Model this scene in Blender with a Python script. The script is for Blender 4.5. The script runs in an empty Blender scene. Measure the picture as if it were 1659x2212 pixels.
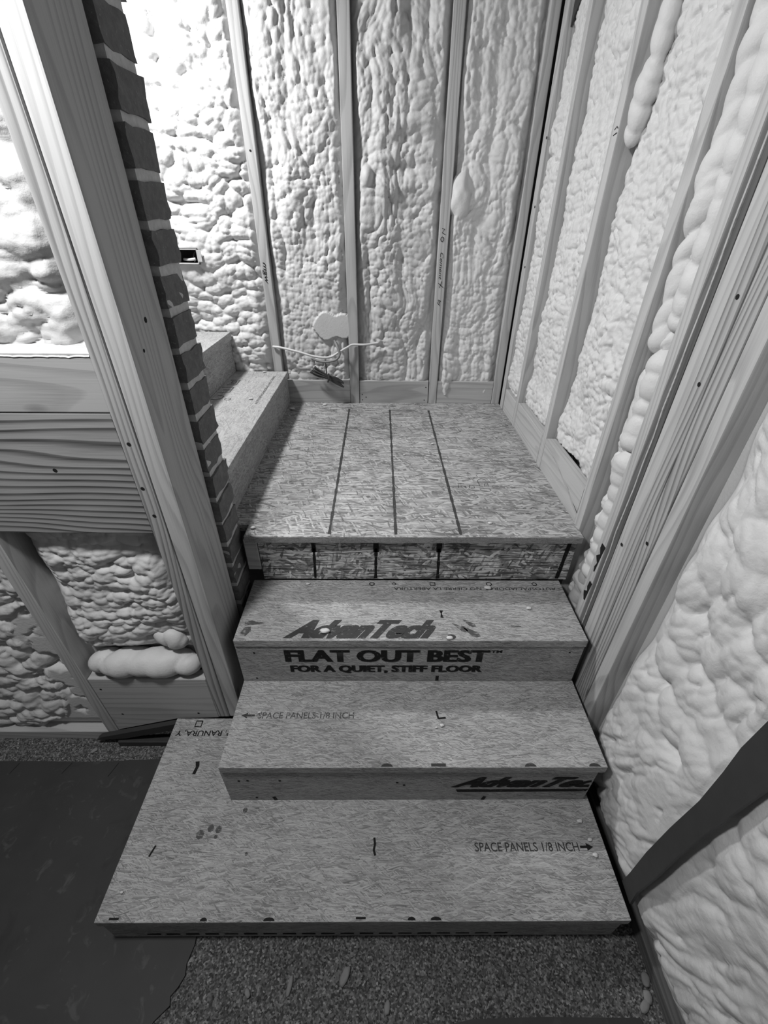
import bpy, bmesh, math, random
import numpy as np
from mathutils import Matrix, Vector

# ------------------------------------------------------------------ camera, world, lights, exposure
scene = bpy.context.scene
COL = scene.collection
R3 = ((0.9999604981953272, -0.0034566535740085383, -0.008188625954449559),
      (-0.0048645094465702065, 0.5582242607097927, -0.8296758471251586),
      (0.007438991651885367, 0.8296829070802137, 0.5581853949201182))
cam_d = bpy.data.cameras.new('camera')
cam_d.sensor_fit = 'HORIZONTAL'
cam_d.sensor_width = 36.0
cam_d.lens = 36.0 * 938.0 / 1659.0
cam_d.clip_start = 0.02
cam = bpy.data.objects.new('camera', cam_d)
COL.objects.link(cam)
M = Matrix(R3).to_4x4()
M.translation = Vector((0, 0, 1.57))
cam.matrix_world = M
scene.camera = cam

world = bpy.data.worlds.new('world')
scene.world = world
world.use_nodes = True
world.node_tree.nodes['Background'].inputs[0].default_value = (1, 1, 1, 1)
world.node_tree.nodes['Background'].inputs[1].default_value = 0.065


def area(name, loc, target, size, power):
    d = bpy.data.lights.new(name, 'AREA')
    d.shape = 'DISK'
    d.size = size
    d.energy = power
    o = bpy.data.objects.new(name, d)
    COL.objects.link(o)
    o.location = loc
    o.rotation_euler = (Vector(target) - Vector(loc)).to_track_quat('-Z', 'Y').to_euler()
    return o


area('work_lamp_room', (-0.74, 0.32, 2.34), (-0.20, 1.2, 0.7), 0.20, 20.5)
area('work_lamp_stairwell', (-1.10, 1.78, 2.38), (-0.45, 1.95, 0.8), 0.20, 27)
scene.view_settings.view_transform = 'Standard'
scene.view_settings.look = 'None'
scene.view_settings.exposure = 0.35
scene.view_settings.gamma = 1.0
scene.view_settings.use_curve_mapping = False

rnd = random.Random(7)


# ------------------------------------------------------------------ node helpers
class NT:
    def __init__(self, name):
        self.m = bpy.data.materials.new(name)
        self.m.use_nodes = True
        self.t = self.m.node_tree
        self.t.nodes.clear()
        self.out = self.n('ShaderNodeOutputMaterial')
        self.bsdf = self.n('ShaderNodeBsdfPrincipled')
        self.l(self.bsdf.outputs[0], self.out.inputs[0])

    def n(self, typ, **kw):
        x = self.t.nodes.new(typ)
        for k, v in kw.items():
            setattr(x, k, v)
        return x

    def l(self, a, b):
        self.t.links.new(a, b)

    def val(self, sock, v):
        if hasattr(v, 'is_linked') or isinstance(v, bpy.types.NodeSocket):
            self.l(v, sock)
        else:
            sock.default_value = v

    def math(self, op, a, b=0.0, c=0.0, clamp=False):
        x = self.n('ShaderNodeMath', operation=op, use_clamp=clamp)
        self.val(x.inputs[0], a)
        self.val(x.inputs[1], b)
        self.val(x.inputs[2], c)
        return x.outputs[0]

    def mix(self, f, a, b):
        x = self.n('ShaderNodeMix', data_type='FLOAT')
        self.val(x.inputs[0], f)
        self.val(x.inputs[2], a)
        self.val(x.inputs[3], b)
        return x.outputs[0]

    def vmath(self, op, a, b=(0, 0, 0)):
        x = self.n('ShaderNodeVectorMath', operation=op)
        self.val(x.inputs[0], a)
        self.val(x.inputs[1], b)
        return x.outputs[0]

    def mapping(self, v, loc=(0, 0, 0), rot=(0, 0, 0), scale=(1, 1, 1)):
        x = self.n('ShaderNodeMapping')
        self.l(v, x.inputs[0])
        x.inputs[1].default_value = loc
        x.inputs[2].default_value = rot
        x.inputs[3].default_value = scale
        return x.outputs[0]

    def noise(self, v, scale, detail=2.0, rough=0.5, dist=0.0):
        x = self.n('ShaderNodeTexNoise')
        self.l(v, x.inputs['Vector'])
        x.inputs['Scale'].default_value = scale
        x.inputs['Detail'].default_value = detail
        x.inputs['Roughness'].default_value = rough
        x.inputs['Distortion'].default_value = dist
        return x.outputs[0]

    def voronoi(self, v, scale, feature='F1', dim='3D'):
        x = self.n('ShaderNodeTexVoronoi', feature=feature, voronoi_dimensions=dim)
        self.l(v, x.inputs['Vector'])
        x.inputs['Scale'].default_value = scale
        return x

    def ramp(self, f, stops):
        x = self.n('ShaderNodeValToRGB')
        self.l(f, x.inputs[0])
        e = x.color_ramp.elements
        while len(e) < len(stops):
            e.new(0.5)
        for el, (p, v) in zip(e, stops):
            el.position = p
            el.color = (v, v, v, 1)
        return x.outputs[0]

    def coords(self, jitter=True):
        tc = self.n('ShaderNodeTexCoord').outputs['Object']
        if not jitter:
            return tc
        oi = self.n('ShaderNodeObjectInfo').outputs['Random']
        cb = self.n('ShaderNodeCombineXYZ')
        self.l(self.math('MULTIPLY', oi, 13.7), cb.inputs[0])
        self.l(self.math('MULTIPLY', oi, 7.3), cb.inputs[1])
        self.l(self.math('MULTIPLY', oi, 19.1), cb.inputs[2])
        return self.vmath('ADD', tc, cb.outputs[0])

    def finish(self, col, rough=0.7, spec=0.3, bump=None, bstr=0.5, bdist=0.002):
        self.val(self.bsdf.inputs['Base Color'], col)
        self.val(self.bsdf.inputs['Roughness'], rough)
        self.bsdf.inputs['Specular IOR Level'].default_value = spec
        if bump is not None:
            b = self.n('ShaderNodeBump')
            b.inputs['Strength'].default_value = bstr
            b.inputs['Distance'].default_value = bdist
            self.l(bump, b.inputs['Height'])
            self.l(b.outputs[0], self.bsdf.inputs['Normal'])
        return self.m


def mat_wood(name, axis, light, dark, amount, freq=9.0, lines=60.0, stretch=0.10):
    """sawn softwood: contour lines of a noise stretched along the grain, plus fine fibre"""
    t = NT(name)
    c = t.coords()
    s = [1.0, 1.0, 1.0]
    i = 'xyz'.index(axis)
    s[i] = stretch
    v = t.mapping(c, scale=s)
    n = t.noise(v, freq, 1.5, 0.45, 0.2)
    sep = t.n('ShaderNodeSeparateXYZ')
    t.l(c, sep.inputs[0])
    o = [k for k in range(3) if k != i]
    ab = t.math('ADD', t.math('MULTIPLY', sep.outputs[o[0]], lines), t.math('MULTIPLY', sep.outputs[o[1]], lines * 0.8))
    f = t.math('FRACT', t.math('ADD', t.math('MULTIPLY', n, 11.0), ab))
    ring = t.ramp(f, [(0.0, 0.0), (0.45, 0.18), (0.82, 1.0), (0.94, 0.75), (1.0, 0.0)])
    s2 = [260.0, 260.0, 260.0]
    s2[i] = 7.0
    fib = t.noise(t.mapping(c, scale=s2), 1.0, 2.0, 0.6)
    blot = t.noise(t.mapping(c, scale=s), 14.0, 2.0)
    # sparse knots
    ks = [5.0, 5.0, 5.0]
    ks[i] = 2.2
    kn = t.voronoi(t.mapping(c, scale=ks), 1.0)
    kf = t.ramp(kn.outputs['Distance'], [(0.0, 1.0), (0.05, 0.85), (0.085, 0.0)])
    g = t.math('ADD', t.math('MULTIPLY', ring, amount), t.math('MULTIPLY', t.math('SUBTRACT', fib, 0.5), 0.55), clamp=True)
    g = t.math('ADD', g, t.math('MULTIPLY', t.math('SUBTRACT', blot, 0.5), 0.6), clamp=True)
    g = t.math('ADD', g, t.math('MULTIPLY', kf, 0.7), clamp=True)
    return t.finish(t.mix(g, light, dark), 0.72, 0.25, t.math('SUBTRACT', 1.0, g), 0.35, 0.0012)


def mat_osb(name, plane, L, W, lo, hi, gap=0.0, rough=0.6, bdist=0.0008, spread=1.0, spec=0.35):
    """oriented strand board: overlapping elongated flakes in several directions"""
    t = NT(name)
    c = t.coords()
    sep = t.n('ShaderNodeSeparateXYZ')
    t.l(c, sep.inputs[0])
    cb = t.n('ShaderNodeCombineXYZ')
    i, j = 'xyz'.index(plane[0]), 'xyz'.index(plane[1])
    t.l(sep.outputs[i], cb.inputs[0])
    t.l(t.math('ADD', sep.outputs[j], sep.outputs[3 - i - j]), cb.inputs[1])
    uv = cb.outputs[0]
    wn = t.n('ShaderNodeTexNoise')
    t.l(uv, wn.inputs['Vector'])
    wn.inputs['Scale'].default_value = 14.0
    wv = t.vmath('MULTIPLY', t.vmath('SUBTRACT', wn.outputs['Color'], (0.5, 0.5, 0.5)), (0.010, 0.010, 0))
    uv = t.vmath('ADD', uv, wv)
    col = pri = dist = None
    for ang, ll, ww in ((0.05, L, W), (0.42 * spread, L * 0.9, W * 0.8), (-0.5 * spread, L * 0.8, W * 0.9), (0.0, L * 1.3, W * 0.5), (1.2 * spread, L * 0.55, W * 0.6)):
        r = t.mapping(t.mapping(uv, rot=(0, 0, ang)), loc=(ang * 3.1, ang * 7.7, 0), scale=(1.0 / ll, 1.0 / ww, 1))
        vo = t.voronoi(r, 1.0, dim='2D')
        vo.distance = 'MINKOWSKI'
        vo.inputs['Exponent'].default_value = 3.0
        sc = t.n('ShaderNodeSeparateColor')
        t.l(vo.outputs['Color'], sc.inputs[0])
        if col is None:
            col, pri, dist = sc.outputs[0], sc.outputs[1], vo.outputs['Distance']
        else:
            m = t.math('GREATER_THAN', sc.outputs[1], pri)
            col = t.mix(m, col, sc.outputs[0])
            dist = t.mix(m, dist, vo.outputs['Distance'])
            pri = t.math('MAXIMUM', pri, sc.outputs[1])
    fine = t.noise(t.mapping(uv, scale=(1.0 / L, 6.0 / W, 1)), 1.5, 3.0, 0.65)
    broad = t.noise(uv, 6.0, 2.0)
    g = t.math('ADD', t.math('MULTIPLY', col, 0.5), t.math('MULTIPLY', fine, 0.8))
    g = t.math('ADD', g, t.math('MULTIPLY', t.math('SUBTRACT', broad, 0.5), 0.35))
    g = t.math('SUBTRACT', g, t.math('MULTIPLY', t.ramp(dist, [(0.0, 0.0), (0.5, 0.0), (0.9, 1.0)]), 0.28))
    a = t.ramp(g, [(0.15, lo * 0.45), (0.42, lo), (0.66, (lo + hi) / 2), (0.98, hi)])
    if gap > 0:
        gn = t.noise(t.mapping(uv, scale=(0.4 / L, 1.6 / W, 1)), 1.6, 3.0, 0.6)
        gm = t.ramp(gn, [(0.0, 1.0), (0.5 - 0.5 * (1 - gap) * 0.4, 1.0), (0.5 - 0.5 * (1 - gap) * 0.4 + 0.05, 0.0)])
        gm = t.math('MULTIPLY', gm, 0.8)
        a = t.mix(gm, a, lo * 0.25)
    return t.finish(a, rough, spec, g, 0.55, bdist)


def mat_foam(name, albedo=0.83):
    t = NT(name)
    c = t.coords(False)
    n = t.noise(c, 140.0, 4.0, 0.6)
    b = t.noise(c, 9.0, 2.0)
    a = t.math('ADD', albedo - 0.05, t.math('MULTIPLY', b, 0.10))
    return t.finish(a, 0.55, 0.3, n, 0.35, 0.003)


def mat_plain(name, v, rough=0.7, var=0.25, scale=30.0, bdist=0.001, spec=0.3):
    t = NT(name)
    n = t.noise(t.coords(), scale, 4.0, 0.6)
    a = t.mix(n, v * (1 - var), v * (1 + var))
    return t.finish(a, rough, spec, n, 0.5, bdist)


def mat_brick():
    t = NT('brick_clay')
    c = t.coords()
    n = t.noise(c, 60.0, 4.0, 0.65)
    s = t.noise(c, 16.0, 3.0, 0.6)
    a = t.mix(n, 0.08, 0.19)
    sm = t.ramp(s, [(0.0, 0.0), (0.62, 0.0), (0.72, 1.0)])
    fl = t.ramp(t.noise(c, 170.0, 2.0), [(0.0, 0.0), (0.66, 0.0), (0.72, 1.0)])
    a = t.mix(t.math('MULTIPLY', sm, 0.35), a, 0.25)
    a = t.mix(t.math('MULTIPLY', fl, 0.5), a, 0.3)
    return t.finish(a, 0.85, 0.2, n, 0.8, 0.003)


def mat_aggregate():
    t = NT('pebbled_floor')
    c = t.coords(False)
    v = t.voronoi(c, 260.0)
    sc = t.n('ShaderNodeSeparateColor')
    t.l(v.outputs['Color'], sc.inputs[0])
    n = t.noise(c, 120.0, 3.0, 0.7)
    big = t.noise(c, 5.0, 2.0)
    g = t.math('ADD', t.math('MULTIPLY', sc.outputs[0], 0.6), t.math('MULTIPLY', n, 0.4))
    a = t.ramp(g, [(0.1, 0.008), (0.45, 0.07), (0.72, 0.15), (0.92, 0.36)])
    a = t.math('MULTIPLY', a, t.math('ADD', 0.7, t.math('MULTIPLY', big, 0.6)))
    return t.finish(a, 0.8, 0.25, g, 0.9, 0.004)


def mat_mat():
    t = NT('dark_sheet')
    c = t.coords(False)
    a = t.noise(c, 7.0, 4.0, 0.6)
    b = t.noise(c, 22.0, 3.0, 0.6, 1.0)
    stain = t.ramp(b, [(0.0, 0.0), (0.6, 0.0), (0.72, 1.0)])
    f = t.mix(a, 0.024, 0.044)
    f = t.mix(t.math('MULTIPLY', stain, 0.35), f, 0.11)
    dk = t.ramp(t.noise(c, 11.0, 3.0, 0.6, 0.6), [(0.0, 0.0), (0.62, 0.0), (0.75, 1.0)])
    f = t.mix(t.math('MULTIPLY', dk, 0.6), f, 0.015)
    return t.finish(f, 0.6, 0.3, a, 0.2, 0.002)


def mat_ink(name, v, hole):
    t = NT(name)
    n = t.noise(t.mapping(t.coords(False), scale=(60, 160, 160)), 1.0, 3.0, 0.65)
    h = t.ramp(n, [(0.0, 0.0), (hole, 0.0), (hole + 0.12, 1.0)])
    return t.finish(t.mix(h, v, v + 0.16), 0.7, 0.2)


W_Z = mat_wood('stud_pine_upright', 'z', 0.42, 0.17, 0.42, 7.0, 40.0, 0.14)
W_ZS = mat_wood('post_pine_strong_grain', 'z', 0.36, 0.10, 0.75, 6.0, 70.0, 0.16)
W_X = mat_wood('plate_pine_crosswise', 'x', 0.40, 0.18, 0.4, 8.0, 40.0)
W_Y = mat_wood('plate_pine_lengthwise', 'y', 0.42, 0.2, 0.35, 8.0, 40.0)
W_HDR = mat_wood('header_fir_banded', 'x', 0.30, 0.05, 0.95, 3.6, 62.0, 0.30)
W_HDR2 = mat_wood('header_pine_plain', 'x', 0.36, 0.17, 0.45, 5.0, 20.0, 0.2)
W_DARK = mat_wood('dark_aged_wood', 'z', 0.10, 0.03, 0.4, 9.0, 60.0)
W_DARKY = mat_wood('dark_gap_plate', 'y', 0.10, 0.03, 0.4, 9.0, 60.0)  # plate coloured dark to stand in for the shaded gap along the floor
FOAM = mat_foam('spray_foam', 0.54)
OSB_X = mat_osb('subfloor_panel_top', 'xy', 0.030, 0.0030, 0.18, 0.45, spread=0.55)
OSB_XZ = mat_osb('subfloor_panel_face', 'xz', 0.030, 0.0030, 0.18, 0.45, spread=0.55)
OSB_Y = mat_osb('subfloor_panel_top_turned', 'yx', 0.04, 0.005, 0.26, 0.44)
OSB_YZ = mat_osb('subfloor_panel_face_turned', 'yz', 0.035, 0.006, 0.22, 0.40)
OSB_C = mat_osb('coarse_strand_deck', 'xy', 0.06, 0.009, 0.15, 0.48, gap=0.40, bdist=0.0015, rough=0.7)
OSB_CZ = mat_osb('coarse_strand_riser', 'xz', 0.060, 0.013, 0.12, 0.78, gap=0.70, bdist=0.002, spread=1.5, rough=0.7)
EDGE = mat_osb('panel_edge', 'xz', 0.03, 0.002, 0.16, 0.34)
BRICK = mat_brick()
MORTAR = mat_plain('mortar', 0.48, 0.9, 0.3, 80.0, 0.003)
AGG = mat_aggregate()
SHEET = mat_mat()
STRAP = mat_plain('dark_strap', 0.035, 0.5, 0.2, 25.0)
BLACK = mat_plain('black_voids_and_marks', 0.008, 0.9, 0.4, 60.0)  # black for nails and marks, and for painted-in dark gaps
INK = mat_ink('black_print', 0.008, 0.62)
INK2 = mat_ink('grey_print', 0.04, 0.60)
INK3 = mat_ink('faint_print', 0.07, 0.52)
SHEATH = mat_plain('sheathing', 0.12, 0.9)
CABLE_W = mat_plain('pale_cable', 0.55, 0.5, 0.1)
CABLE_D = mat_plain('dark_cable', 0.06, 0.5, 0.3)
W_CHIP = mat_plain('pale_chip', 0.2, 0.9)
STEEL = mat_plain('galvanised_steel', 0.4, 0.4, 0.2)


# ------------------------------------------------------------------ object helpers
def link(o, parent=None):
    COL.objects.link(o)
    if parent is not None:
        o.parent = parent
        o.matrix_parent_inverse = Matrix.Translation(parent.location).inverted()
    return o


def tag(o, label=None, cat=None, group=None, kind=None):
    if label:
        o['label'] = label
    if cat:
        o['category'] = cat
    if group:
        o['group'] = group
    if kind:
        o['kind'] = kind
    return o


def thing(name, loc, label, cat, group=None):
    o = bpy.data.objects.new(name, None)
    o.location = loc
    o.empty_display_size = 0.05
    COL.objects.link(o)
    return tag(o, label, cat, group)


def mesh_obj(name, verts, faces, mat, parent=None, smooth=False):
    me = bpy.data.meshes.new(name)
    me.from_pydata([tuple(v) for v in verts], [], faces)
    me.materials.append(mat)
    if smooth:
        me.polygons.foreach_set('use_smooth', [True] * len(me.polygons))
    me.update()
    return link(bpy.data.objects.new(name, me), parent)


def bm_obj(name, bm, mat, parent=None, smooth=False):
    bmesh.ops.recalc_face_normals(bm, faces=bm.faces)
    me = bpy.data.meshes.new(name)
    bm.to_mesh(me)
    bm.free()
    me.materials.append(mat)
    if smooth:
        me.polygons.foreach_set('use_smooth', [True] * len(me.polygons))
    return link(bpy.data.objects.new(name, me), parent)


def box(name, x0, x1, y0, y1, z0, z1, mat, parent=None, bev=0.003, warp=0.0, seed=0):
    bm = bmesh.new()
    bmesh.ops.create_cube(bm, size=1.0)
    for v in bm.verts:
        v.co = Vector(((x0 + x1) / 2 + v.co.x * (x1 - x0), (y0 + y1) / 2 + v.co.y * (y1 - y0), (z0 + z1) / 2 + v.co.z * (z1 - z0)))
    if warp:
        r = random.Random(seed)
        for v in bm.verts:
            v.co += Vector([r.uniform(-warp, warp) for _ in range(3)])
    if bev:
        bmesh.ops.bevel(bm, geom=bm.edges[:], offset=bev, segments=2, profile=0.6, affect='EDGES')
    return bm_obj(name, bm, mat, parent)


def prism(name, pts, axis, a, b, mat, parent=None, bev=0.0):
    """extrude a 2D polygon along axis from a to b; pts are the two other coords in xyz order"""
    bm = bmesh.new()

    def P(p, t):
        q = list(p)
        q.insert('xyz'.index(axis), t)
        return q
    lo = [bm.verts.new(P(p, a)) for p in pts]
    hi = [bm.verts.new(P(p, b)) for p in pts]
    n = len(pts)
    bm.faces.new(lo)
    bm.faces.new(hi)
    for k in range(n):
        bm.faces.new((lo[k], lo[(k + 1) % n], hi[(k + 1) % n], hi[k]))
    if bev:
        bmesh.ops.bevel(bm, geom=bm.edges[:], offset=bev, segments=1, affect='EDGES')
    return bm_obj(name, bm, mat, parent)


def tube(name, pts, rad, mat, parent=None, seg=8, rfun=None):
    """smooth tube through points (Catmull-Rom)"""
    pts = [Vector(p) for p in pts]
    path = []
    ext = [2 * pts[0] - pts[1]] + pts + [2 * pts[-1] - pts[-2]]
    for k in range(1, len(ext) - 2):
        p0, p1, p2, p3 = ext[k - 1:k + 3]
        for s in range(8):
            u = s / 8.0
            path.append(0.5 * ((2 * p1) + (p2 - p0) * u + (2 * p0 - 5 * p1 + 4 * p2 - p3) * u * u + (3 * p1 - p0 - 3 * p2 + p3) * u ** 3))
    path.append(pts[-1])
    verts, faces = [], []
    n = len(path)
    ref = Vector((0.31, 0.22, 0.93)).normalized()
    for k, p in enumerate(path):
        tg = (path[min(k + 1, n - 1)] - path[max(k - 1, 0)]).normalized()
        a = tg.cross(ref).normalized()
        b = tg.cross(a)
        r = rad * (rfun(k / (n - 1)) if rfun else 1.0)
        for s in range(seg):
            th = 2 * math.pi * s / seg
            verts.append(p + a * (r * math.cos(th)) + b * (r * math.sin(th)))
    for k in range(n - 1):
        for s in range(seg):
            faces.append((k * seg + s, k * seg + (s + 1) % seg, (k + 1) * seg + (s + 1) % seg, (k + 1) * seg + s))
    faces.append(tuple(range(seg))[::-1])
    faces.append(tuple((n - 1) * seg + s for s in range(seg)))
    return mesh_obj(name, verts, faces, mat, parent, True)


# ------------------------------------------------------------------ numpy noise for foam relief
def _h(ix, iy, s):
    n = (ix.astype(np.int64) * 374761393 + iy.astype(np.int64) * 668265263 + s * 1442695041) & 0x7fffffff
    n = ((n ^ (n >> 13)) * 1274126177) & 0x7fffffff
    n = ((n ^ (n >> 16)) * 1911520717) & 0x7fffffff
    return ((n ^ (n >> 15)) & 0xffff) / 65535.0


def vn(u, v, s=0):
    iu, iv = np.floor(u), np.floor(v)
    fu, fv = u - iu, v - iv
    fu = fu * fu * (3 - 2 * fu)
    fv = fv * fv * (3 - 2 * fv)
    a, b = _h(iu, iv, s), _h(iu + 1, iv, s)
    c, d = _h(iu, iv + 1, s), _h(iu + 1, iv + 1, s)
    return (a * (1 - fu) + b * fu) * (1 - fv) + (c * (1 - fu) + d * fu) * fv


def dome(u, v, s=0, sharp=1.0, rs=0.88):
    """rounded bubbles meeting in creases, 0..1"""
    iu, iv = np.floor(u), np.floor(v)
    best = np.zeros_like(u)
    for du in (-1, 0, 1):
        for dv in (-1, 0, 1):
            cu, cv = iu + du, iv + dv
            pu = cu + 0.15 + 0.7 * _h(cu, cv, s)
            pv = cv + 0.15 + 0.7 * _h(cu, cv, s + 11)
            r = (0.7 + 0.45 * _h(cu, cv, s + 23)) * rs
            d2 = ((u - pu) ** 2 + (v - pv) ** 2) / (r * r)
            best = np.maximum(best, (0.65 + 0.35 * r) * np.clip(1 - d2, 0, 1) ** (0.5 * sharp))
    return best


def warp(u, v, s, amp, f):
    return (u + amp * (vn(u * f, v * f, s) - 0.5), v + amp * (vn(u * f + 9.1, v * f + 3.3, s + 5) - 0.5))


def st_stream(s):
    def f(u, v):
        a, b = warp(u, v, s, 0.05, 9)
        band = vn(a * 4, b * 2.2, s + 8)
        h = 0.030 * dome(a / 0.075, b / 0.34, s) * (0.5 + band)
        h += 0.022 * dome(a / 0.034, b / 0.042, s + 1) * (0.35 + 0.9 * vn(u * 7, v * 5, s + 2))
        h += 0.010 * dome(a / 0.018, b / 0.020, s + 3)
        h += 0.016 * (vn(u * 8, v * 4, s + 4) - 0.5)
        return h
    return f


def st_pillow(s, k=1.0):
    def f(u, v):
        a, b = warp(u, v, s, 0.05, 8)
        h = 0.045 * dome(a / (0.085 * k), b / (0.062 * k), s)
        h += 0.018 * dome(a / 0.045, b / 0.032, s + 1) + 0.03 * (vn(u * 5, v * 5, s + 2) - 0.5)
        h += 0.006 * dome(a / 0.02, b / 0.016, s + 3)
        return h
    return f


def st_pop(s):
    def f(u, v):
        a, b = warp(u, v, s, 0.02, 25)
        m = vn(u * 9, v * 7, s + 7)
        h = 0.019 * dome(a / 0.026, b / 0.028, s) * (0.3 + 1.1 * m) + 0.009 * dome(a / 0.014, b / 0.015, s + 1)
        h += 0.022 * (vn(u * 6, v * 3.0, s + 2) - 0.5) + 0.010 * (vn(u * 22, v * 16, s + 3) - 0.5)
        return h
    return f


def st_row(s):
    """rows of small lumps in horizontal bands"""
    def f(u, v):
        a, b = warp(u, v, s, 0.04, 10)
        h = 0.026 * dome(a / 0.30, b / 0.075, s) + 0.022 * dome(a / 0.045, b / 0.034, s + 1)
        h += 0.010 * dome(a / 0.022, b / 0.018, s + 2) + 0.02 * (vn(u * 6, v * 6, s + 3) - 0.5)
        return h
    return f


def st_flow(s):
    """folds that ran down at a slant while setting"""
    def f(u, v):
        # u runs towards the viewer, v up
        ang = math.radians(62) + 0.5 * (vn(u * 2.2, v * 2.2, s + 9) - 0.5)
        p = u * np.cos(ang) + v * np.sin(ang)
        q = -u * np.sin(ang) + v * np.cos(ang)
        a, b = warp(p, q, s, 0.05, 9)
        up = np.clip((v - 0.38) / 0.22, 0, 1)
        h = (1 - up) * (0.022 * dome(a / 0.17, b / 0.036, s) + 0.011 * dome(a / 0.07, b / 0.017, s + 1))
        h = h + up * (0.034 * dome(u / 0.085 + 0.3 * vn(v * 20, u * 20, s), v / 0.095, s + 4) + 0.012 * dome(a / 0.055, b / 0.035, s + 5))
        h = h + 0.045 * (vn(u * 3.2, v * 2.6, s + 2) - 0.5) + 0.012 * (vn(u * 13, v * 13, s + 3) - 0.5)
        cap = 0.028 + 0.02 * vn(u * 5, v * 5, s + 12)
        flat = vn(u * 3.1 + 2.0, v * 2.7, s + 13) > 0.62
        h = np.where(flat, np.minimum(h, cap), h)
        return h + 0.0015 * vn(u * 120, v * 120, s + 6)
    return f


def foam(parent, O, U, V, N, lu, lv, res, style, extra=None, mat=None, name='foam_fill'):
    nu, nv = max(2, int(lu / res)), max(2, int(lv / res))
    u, v = np.meshgrid(np.linspace(0, lu, nu + 1), np.linspace(0, lv, nv + 1))
    h = style(u, v)
    if extra is not None:
        h = extra(u, v, h)
    O, U, V, N = (np.array(q, float) for q in (O, U, V, N))
    P = O + u[..., None] * U + v[..., None] * V + h[..., None] * N
    co = P.reshape(-1, 3)
    idx = np.arange((nu + 1) * (nv + 1)).reshape(nv + 1, nu + 1)
    q = np.stack([idx[:-1, :-1], idx[:-1, 1:], idx[1:, 1:], idx[1:, :-1]], -1).reshape(-1, 4)
    if np.dot(np.cross(U, V), N) < 0:
        q = q[:, ::-1]
    me = bpy.data.meshes.new(name)
    me.vertices.add(len(co))
    me.vertices.foreach_set('co', co.ravel())
    me.loops.add(q.size)
    me.loops.foreach_set('vertex_index', q.ravel().astype(np.int32))
    me.polygons.add(len(q))
    me.polygons.foreach_set('loop_start', np.arange(0, q.size, 4, dtype=np.int32))
    me.polygons.foreach_set('use_smooth', np.ones(len(q), dtype=bool))
    me.materials.append(mat or FOAM)
    me.update(calc_edges=True)
    return link(bpy.data.objects.new(name, me), parent)


def edge_pull(lu, w, d, left=True, right=True):
    """foam thins towards the studs on either side"""
    def f(u, v, h):
        e = np.ones_like(u)
        k = w * (0.6 + 0.8 * vn(v * 14, u * 0, 77))
        if left:
            e = np.minimum(e, np.clip(u / k, 0, 1))
        if right:
            e = np.minimum(e, np.clip((lu - u) / k, 0, 1))
        return h * (0.35 + 0.65 * e) - d * (1 - e) ** 2
    return f


def rope(parent, pts, rad, seed, name='foam_bead', squash=0.75, lumps=1.0):
    """thick bead of foam made of swollen lumps along a path"""
    pts = [np.array(p, float) for p in pts]
    seglen = [np.linalg.norm(pts[k + 1] - pts[k]) for k in range(len(pts) - 1)]
    total = sum(seglen)
    n = int(total / 0.005) + 2
    cum = np.concatenate([[0], np.cumsum(seglen)])
    s = np.linspace(0, total, n)
    path = np.stack([np.interp(s, cum, [p[k] for p in pts]) for k in range(3)], -1)
    seg = 28
    th = np.linspace(0, 2 * math.pi, seg, endpoint=False)
    S, T = np.meshgrid(s, th, indexing='ij')
    tg = np.gradient(path, axis=0)
    tg /= np.linalg.norm(tg, axis=1)[:, None]
    ref = np.array([1.0, 0.02, 0.03]) if abs(tg[0][0]) < 0.9 else np.array([0.0, 1.0, 0.02])
    a = np.cross(tg, ref)
    a /= np.linalg.norm(a, axis=1)[:, None]
    b = np.cross(tg, a)
    d1 = dome(S / (0.050 * lumps) + 0.35 * np.sin(T + seed), 0.5 + 0.22 * np.cos(T) + 7 * seed, seed, 1.0, 0.80)
    d2 = dome(S / 0.03, (np.sin(T) + 1) * 1.6 + seed, seed + 3)
    r = rad * (0.36 + 0.76 * d1 + 0.10 * d2) * (0.8 + 0.4 * vn(S * 9, S * 0 + seed, seed))
    capr = np.sqrt(np.clip(1 - np.clip(1 - np.minimum(S, total - S) / (rad * 1.3), 0, 1) ** 2, 0, 1))
    r = r * np.maximum(capr, 0.02)
    P = path[:, None, :] + a[:, None, :] * (r * np.cos(T))[..., None] + b[:, None, :] * (r * np.sin(T) * squash)[..., None]
    verts = P.reshape(-1, 3)
    faces = []
    for k in range(n - 1):
        for q in range(seg):
            faces.append((k * seg + q, k * seg + (q + 1) % seg, (k + 1) * seg + (q + 1) % seg, (k + 1) * seg + q))
    return mesh_obj(name, verts.tolist(), faces, FOAM, parent, True)


# ------------------------------------------------------------------ print on boards
def plane_map(O, U, V, off):
    O, U, V = Vector(O), Vector(U), Vector(V)
    N = U.cross(V).normalized()
    return lambda a, b: O + U * a + V * b + N * off


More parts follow.
